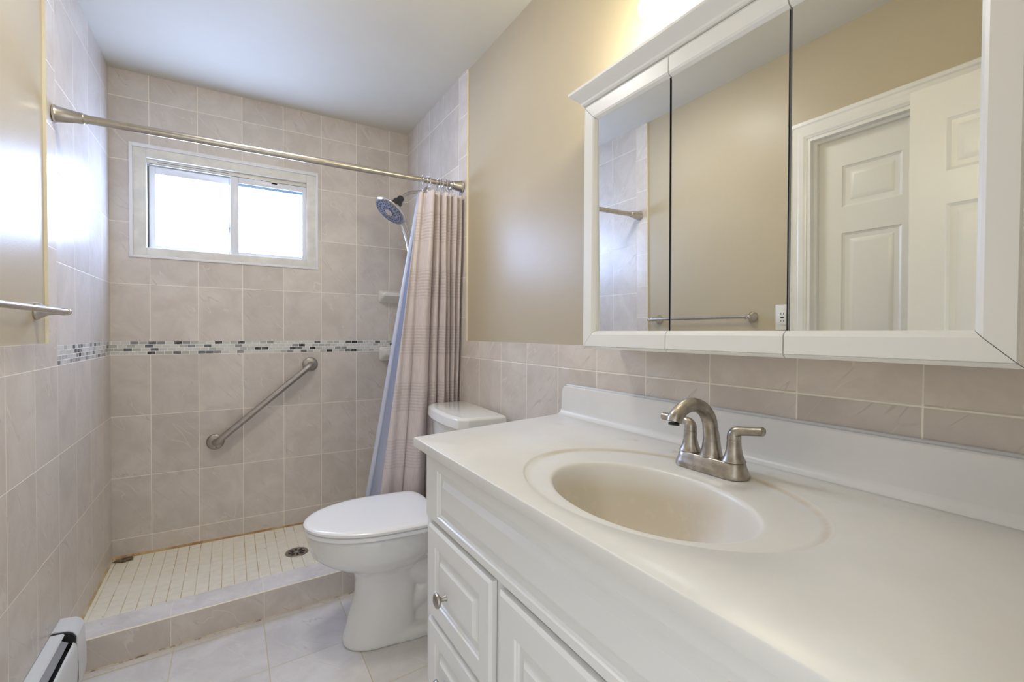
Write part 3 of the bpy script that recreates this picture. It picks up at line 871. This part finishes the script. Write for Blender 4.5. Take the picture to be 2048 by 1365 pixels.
# ------------------------------------------------------------------ faucet
fx, fy0 = 1.258, -2.218
ZD = ZC-.0022
fau = thing('faucet', 'aged brushed nickel two-handle faucet behind the oval basin', 'faucet', (fx, fy0, ZD))
def stad(hl, r, z, n=12):
    pts = []
    for k in range(n+1):
        a = -PI/2 + PI*k/n - PI/2; pts.append((fx+r*math.cos(a+PI/2), fy0-hl+r*math.sin(a+PI/2)*1.0, z))
    pts = [(fx+r*math.cos(a), fy0-hl+r*math.sin(a), z) for a in [PI+PI*k/n for k in range(n+1)]]
    pts += [(fx+r*math.cos(a), fy0+hl+r*math.sin(a), z) for a in [PI*k/n for k in range(n+1)]]
    return pts
bm = B(); loft(bm, [stad(.047, .0275, ZD-.001), stad(.047, .0280, ZD+.004), stad(.047, .0255, ZD+.010), stad(.047, .0222, ZD+.018), stad(.047, .0205, ZD+.0255), stad(.047, .0190, ZD+.027)])
obj('base', bm, M_NICKEL_D, fau)
bm = B()
zz = ZD+.0255
pts = [(fx, fy0, zz), (fx+.001, fy0, zz+.015), (fx+.001, fy0, zz+.035), (fx-.002, fy0, zz+.050)] + bez((fx-.004, fy0, zz+.062), (fx-.012, fy0, zz+.094), (fx-.050, fy0, zz+.113), (fx-.083, fy0, zz+.098), 14) + bez((fx-.083, fy0, zz+.098), (fx-.096, fy0, zz+.091), (fx-.104, fy0, zz+.086), (fx-.106, fy0, zz+.076), 6)[1:]
rad = [.0215, .0178, .0150, .0140] + [.0137-.0010*k/14 for k in range(15)] + [.0128, .0130, .0132, .0134, .0135, .0133]
tube(bm, pts, rad, 26)
sp = obj('spout', bm, M_NICKEL_D, fau)
bm = B(); lathe(bm, ((.0095, 0), (.0095, .004), (.007, .004), (0, .003)), (fx-.1062, fy0, zz+.0745), (-.13, 0, -1), 18); obj('aerator', bm, M_DARK, sp)
for s in (-1, 1):
    yy = fy0+s*.047
    bm = B(); lathe(bm, ((.0180, -.0012), (.0180, .0006), (.0212, .0008), (.0208, .002), (.0190, .005), (.0158, .012), (.0136, .022), (.0125, .032), (.0120, .040)), (fx, yy, ZD+.0268), (0, 0, 1), 28)
    hb = obj('handle_body', bm, M_NICKEL_D, fau)
    zh = ZD+.0673
    bm = B()
    e = Vector((.006, -.050, .0225)) if s < 0 else Vector((-.002, .067, .0185))
    p = Vector((fx, yy, zh))
    k0 = Vector((e.x*.22, s*.014, .0175))
    pts = [p, p+Vector((0, 0, .005))] + bez(p+Vector((0, 0, .006)), p+Vector((0, s*.0005, .0140)), p+Vector((0, s*.006, .0172)), p+k0, 8)[1:] + [k0.lerp(e, .45)+p, e+p, e*1.0+p+Vector((0, s*.0025, 0))]
    pts = pts[:2]+[q if (q-p).length < 1 else q for q in pts[2:]]
    rad = [.0122, .0121, .0118, .0113, .0106, .0100, .0094, .0090, .0086, .0082, .0080, .0082, .0060][:len(pts)]
    tube(bm, pts, rad, 22)
    obj('lever', bm, M_NICKEL_D, hb)

# ------------------------------------------------------------------ mirror cabinet
CF = W-.128                        # face of the door frames
CB0 = W-.103
CY = [-1.8130, -2.0930, -2.3430, -2.6255]
CZB, CZT = 1.1168, 1.7540
mc = thing('mirror_cabinet', 'wide ivory framed three-door mirror cabinet hung above the vanity', 'mirror cabinet', (W-.06, -2.22, 1.12))
bm = B(); box(bm, CB0, W+.008, CY[3]+.004, CY[0]-.004, 1.1215, CZT-.004, 0, .002)
obj('cabinet_body', bm, M_MCAB, mc)
bm = B()
cp = [(.006, CZT-.002), (.006, CZT+.0015), (-.003, CZT+.0020), (-.006, CZT+.0050), (-.0075, CZT+.0095), (-.013, CZT+.0160), (-.020, CZT+.0230), (-.0265, CZT+.0290), (-.0295, CZT+.0330), (-.0300, CZT+.0390), (-.027, CZT+.0410)]
path = []
rgs = []
for o_, z_ in cp:
    x_ = CF+.004+o_; e_ = -o_
    rgs.append([(W+.008, CY[0]+e_*1.15-.002, z_), (x_, CY[0]+e_*1.15-.002, z_), (x_, CY[3]-e_*1.15+.002, z_), (W+.008, CY[3]-e_*1.15+.002, z_)])
loft(bm, rgs, True, True)
obj('crown', bm, M_MCAB, mc, angle=18)
FWD = .046
def mdoor(y1, y0, left, right):
    """y1 far edge, y0 near edge"""
    bm = B(); g = .0012
    a, c = y0+g, y1-g
    ya = a+FWD if right else a; yb = c-FWD if left else c
    zb, zt = CZB+FWD, CZT-FWD-.002
    lip = .007
    def rail(pts_out, pts_in):
        # strip of frame between an outer and an inner edge: outer lip, flat face, inner bevel down to the glass
        po, pi = [Vector(p) for p in pts_out], [Vector(p) for p in pts_in]
        stations = ((0, CB0-.0005), (0, CF+.006), (.10, CF+.001), (.13, CF+.0035), (.16, CF), (.80, CF), (.90, CF+.002), (1.0, CF+.0085), (1.0, CB0-.0005))
        rows = []
        for t, x_ in stations:
            rows.append([(x_, *(p.lerp(q, t))) for p, q in zip(po, pi)])
        loft(bm, [[r[k] for r in rows] for k in range(len(po))], True, True)
    ma, mc_ = (.0007 if right else 0), (.0007 if left else 0)
    rail([(a+ma, CZB), (c-mc_, CZB)], [(ya+ma, zb), (yb-mc_, zb)])
    rail([(a+ma, CZT), (c-mc_, CZT)], [(ya+ma, zt), (yb-mc_, zt)])
    if left: rail([(c, CZB+.0007), (c, CZT-.0007)], [(yb, zb+.0007), (yb, zt-.0007)])
    if right: rail([(a, CZB+.0007), (a, CZT-.0007)], [(ya, zb+.0007), (ya, zt-.0007)])
    box(bm, CB0-.0045, CB0-.0005, a+.001, c-.001, CZB+.002, CZT-.002)
    o = obj('door', bm, M_MCAB, mc, angle=14)
    # mirror pane leaning very slightly out at the top, as hung
    tl_ = .0105; h_ = zt-zb+.006
    bm = B()
    e0 = 0.0 if right else .0016; e1 = 0.0 if left else .0016
    y_a, y_b = ya-(.004 if right else 0)+e0, yb+(.004 if left else 0)-e1
    xb_, xt_ = CF+.0150, CF+.0150-h_*math.tan(tl_)
    z0, z1 = zb-.003, zt+.003
    vs = [bm.verts.new(p) for p in ((xb_, y_a, z0), (xb_, y_b, z0), (xt_, y_b, z1), (xt_, y_a, z1), (xb_+.004, y_a, z0), (xb_+.004, y_b, z0), (xt_+.004, y_b, z1), (xt_+.004, y_a, z1))]
    for q, mi in (((0, 1, 2, 3), 0), ((4, 7, 6, 5), 1), ((0, 4, 5, 1), 1), ((1, 5, 6, 2), 1), ((2, 6, 7, 3), 1), ((3, 7, 4, 0), 1)):
        f = bm.faces.new([vs[i] for i in q]); f.material_index = mi
    obj('mirror', bm, [M_MIRROR, M_MEDGE], o, smooth=False)
    return o
mdoor(CY[0], CY[1], True, False); mdoor(CY[1], CY[2], False, False); mdoor(CY[2], CY[3], False, True)

# ------------------------------------------------------------------ vanity light
lt = thing('vanity_light', 'vanity light with glowing opal glass shade above the mirror cabinet', 'light fixture', (W-.02, -2.17, 1.98))
bm = B(); box(bm, W-.020, W+.008, -2.36, -1.98, 1.965, 2.045, 0, .006, 3); obj('back_plate', bm, M_NICKEL, lt)
for yy in (-2.072, -2.270):
    bm = B(); tube(bm, bez((W-.018, yy, 1.995), (W-.08, yy, 2.01), (W-.115, yy, 2.02), (W-.115, yy, 1.985), 10), .008, 14); arm = obj('arm', bm, M_NICKEL, lt)
    bm = B(); lathe(bm, ((.022, 0), (.024, .004), (.022, .030), (.010, .036), (0, .036)), (W-.115, yy, 1.952), (0, 0, 1), 24); obj('socket', bm, M_NICKEL, arm)
    bm = B(); lathe(bm, ((.022, .098), (.028, .090), (.036, .070), (.044, .045), (.050, .024), (.0515, .018), (.0555, .015), (.0570, .010), (.0565, .004), (.0530, .0), (.045, -.004), (.030, -.007), (.0, -.008)), (W-.115, yy, 1.866), (0, 0, 1), 40, cap0=False, cap1=False); obj('shade', bm, M_SHADE if yy > -2.1 else M_OPAL, lt)

# ------------------------------------------------------------------ towel bar
tb = thing('towel_bar', 'brushed nickel towel bar on the left wall above the tile', 'towel bar', (0, -1.21, 1.211))
BX, BZ = .056, 1.2115
for yy, s in ((-.927, 1), (-1.486, -1)):
    bm = B()
    lathe(bm, ((.0245, 0), (.0255, .003), (.0240, .008), (.0170, .018), (.0120, .028), (.0100, .040), (.0098, .052), (.0115, .056), (.0115, .0645), (.0, .066)), (PX, yy, BZ), (1, 0, 0), 28); obj('post', bm, M_NICKEL, tb)
    bm = B(); lathe(bm, ((.0075, 0), (.0105, .002), (.0105, .005), (.0085, .007), (.0100, .011), (.0095, .016), (.006, .019), (0, .020)), (BX, yy+s*.009, BZ), (0, s, 0), 22); obj('finial', bm, M_NICKEL, tb)
bm = B(); tube(bm, [(BX, -.918, BZ), (BX, -1.495, BZ)], .0078, 20); obj('bar', bm, M_NICKEL, tb)

# ------------------------------------------------------------------ outlet plate
ol = thing('outlet_plate', 'white outlet plate on the tan wall beside the closet door', 'outlet', (PX, -1.6265, 1.205))
bm = B(); box(bm, PX, PX+.006, -1.6505, -1.5945, 1.150, 1.263, 0, .002); obj('plate', bm, M_PLATE, ol)
bm = B(); box(bm, PX+.005, PX+.0085, -1.6430, -1.6100, 1.172, 1.241, 0, .001); rc = obj('receptacle', bm, M_PLATE, ol)
for z in (1.190, 1.222):
    for y in (-1.632, -1.621):
        bm = B(); box(bm, PX+.0083, PX+.0090, y-.0010, y+.0010, z-.004, z+.004); obj('slot', bm, M_DARK, rc)
bm = B(); box(bm, PX+.0083, PX+.0098, -1.634, -1.619, 1.2025, 1.2075, 0, .0005); obj('reset_button', bm, M_DARK, rc)

# ------------------------------------------------------------------ closet door and casing, open entry door
bm = B()
def casing(bm, pts, inn):
    st = ((0, .0), (0, .013), (.06, .017), (.22, .017), (.30, .013), (.55, .011), (.62, .013), (.85, .011), (.92, .008), (1.0, .006), (1.0, .0))
    po, pi = [Vector(p) for p in pts], [Vector(p) for p in inn]
    rows = [[(PX+x_, *(p.lerp(q, t))) for t, x_ in st] for p, q in zip(po, pi)]
    loft(bm, rows, True, True)
cw = .074
casing(bm, [(DY1+cw, 0), (DY1+cw, DZ+cw), (DY0-cw, DZ+cw), (DY0-cw, 0)], [(DY1, 0), (DY1, DZ), (DY0, DZ), (DY0, 0)])
struct('trim_1', bm, M_WHITE, angle=15)
bm = B()
box(bm, -.098, PX+.003, DY1-.014, DY1, 0, DZ); box(bm, -.098, PX+.003, DY0, DY0+.014, 0, DZ); box(bm, -.098, PX+.003, DY0+.014, DY1-.014, DZ-.014, DZ)
box(bm, -.052, -.035, DY1-.026, DY1-.014, 0, DZ-.014); box(bm, -.052, -.035, DY0+.014, DY0+.026, 0, DZ-.014); box(bm, -.052, -.035, DY0+.026, DY1-.026, DZ-.026, DZ-.014)
struct('trim_2', bm, M_WHITE, smooth=False)
DP = ((.003, .003), (.010, .0065), (.018, .0075), (.026, .0075), (.040, .0025), (.044, .0020))
def door_panels(y0, y1, z0, z1):
    """six raised panels between y0 and y1"""
    w = y1-y0; st = .095*w/.68; mu = .085*w/.68
    pw = (w-2*st-mu)/2
    out = []
    for ya in (y0+st, y0+st+pw+mu):
        for za, zb in ((z1-.285, z1-.118), (z1-.985, z1-.390), (z0+.20, z1-1.10)):
            out.append((ya, ya+pw, za, zb))
    return out
d1 = bpy.data.objects.new('door_1', None); COL.objects.link(d1); d1['kind'] = 'structure'; d1.location = (-.06, DY1, 0)
y0, y1, zt = DY0+.018, DY1-.018, DZ-.022
bm = B(); panel_slab(bm, y0, y1, .008, zt, -.053, -.088, door_panels(y0, y1, .008, zt), DP)
obj('leaf', bm, M_DOOR, d1, angle=18)
bm = B(); lathe(bm, ((.028, 0), (.028, .006), (.012, .012), (.011, .03), (.022, .036), (.025, .048), (.018, .058), (0, .06)), (-.053, y0+.06, .90), (1, 0, 0), 24); obj('door_knob', bm, M_NICKEL, d1)
d2 = bpy.data.objects.new('door_2', None); COL.objects.link(d2); d2['kind'] = 'structure'; d2.location = (.10, YF, 0)
y0, y1, zt = YF+.006, -2.118, 1.945
bm = B(); panel_slab(bm, y0, y1, .012, zt, .128, .094, door_panels(y0, y1, .012, zt), DP)
obj('leaf', bm, M_DOOR, d2, angle=18)
bm = B(); lathe(bm, ((.028, 0), (.028, .006), (.012, .012), (.011, .03), (.022, .036), (.025, .048), (.018, .058), (0, .06)), (.128, y1-.06, .90), (1, 0, 0), 24); obj('door_knob', bm, M_NICKEL, d2)

# ------------------------------------------------------------------ baseboard heater
ht = thing('baseboard_heater', 'white metal baseboard heater along the left wall ending at the curb', 'heater', (.03, -1.6, 0))
HY = -.7700; HB = .026; HT = .226; HD = .060
def hsec(y, d=0.0):
    # outline in (x, z) of the heater end
    pts = [(.0005, HB-d), (.0005, HT+.004+d), (.008, HT+.006+d), (.040+d, HT+.002+d), (.052+d, HT-.006+d*.5), (.060+d, HT-.020), (HD+d, HT-.050), (HD+.004+d, .120), (HD+.004+d, .070), (HD+d, .040), (.052+d, HB-d)]
    return [(x, y, z) for x, z in pts]
bm = B(); loft(bm, [hsec(HY, -.003), hsec(HY-.003, .0008), hsec(HY-.084, .0012), hsec(HY-.088, .0012), hsec(HY-.0885, -.002)])
obj('end_cap', bm, M_HEAT, ht, angle=28)
YE = DY1+.16
bm = B(); loft(bm, [hsec(HY-.0885, -.0012), hsec(HY-.0965, -.0012)]); obj('seam', bm, M_DARK, ht, angle=28)
bm = B()
box(bm, .0005, .003, YE, HY-.097, HB, HT, 0)                                      # back plate
pts = [(.001, HT), (.001, HT+.003), (.030, HT+.002), (.0335, HT-.003), (.030, HT-.004), (.004, HT-.003)]
loft(bm, [[(x, y, z) for x, z in pts] for y in (HY-.0966, YE)])
obj('back_cover', bm, M_HEAT, ht, angle=25)
bm = B()
pts = [(.058, .050), (.061, .050), (.0635, .110), (.0625, .176), (.0575, .1900), (.0525, .1935), (.0525, .191), (.057, .187), (.060, .175), (.061, .11)]
loft(bm, [[(x, y, z) for x, z in pts] for y in (HY-.0966, YE)])
obj('front_cover', bm, M_HEAT, ht, angle=25)
bm = B()
pts = [(.028, .2165), (.046, .2050), (.0465, .2065), (.0285, .2185)]
loft(bm, [[(x, y, z) for x, z in pts] for y in (HY-.118, YE)])
obj('damper', bm, M_FIN, ht)
bm = B(); box(bm, .006, .052, YE, HY-.062, .045, .170); obj('heating_element', bm, M_DARK, ht)
bm = B(); loft(bm, [hsec(YE, .001), hsec(YE-.03, .001)]); obj('end_cap', bm, M_HEAT, ht, angle=28)

# ------------------------------------------------------------------ fill light added out of view on the ceiling to brighten floor and shower
cl = thing('added_fill_light', 'round flush fill light with lit opal diffuser, added out of view on the ceiling', 'added fill light', (.60, -1.20, H))
bm = B(); lathe(bm, ((.150, 0), (.155, .004), (.152, .010), (.140, .013)), (.60, -1.20, H), (0, 0, -1), 48); obj('base', bm, M_WHITE, cl)
bm = B(); lathe(bm, ((.138, .0125), (.136, .018), (.120, .026), (.085, .032), (.040, .035), (.0, .0355)), (.60, -1.20, H), (0, 0, -1), 48, cap0=False); obj('diffuser', bm, M_FILL, cl)
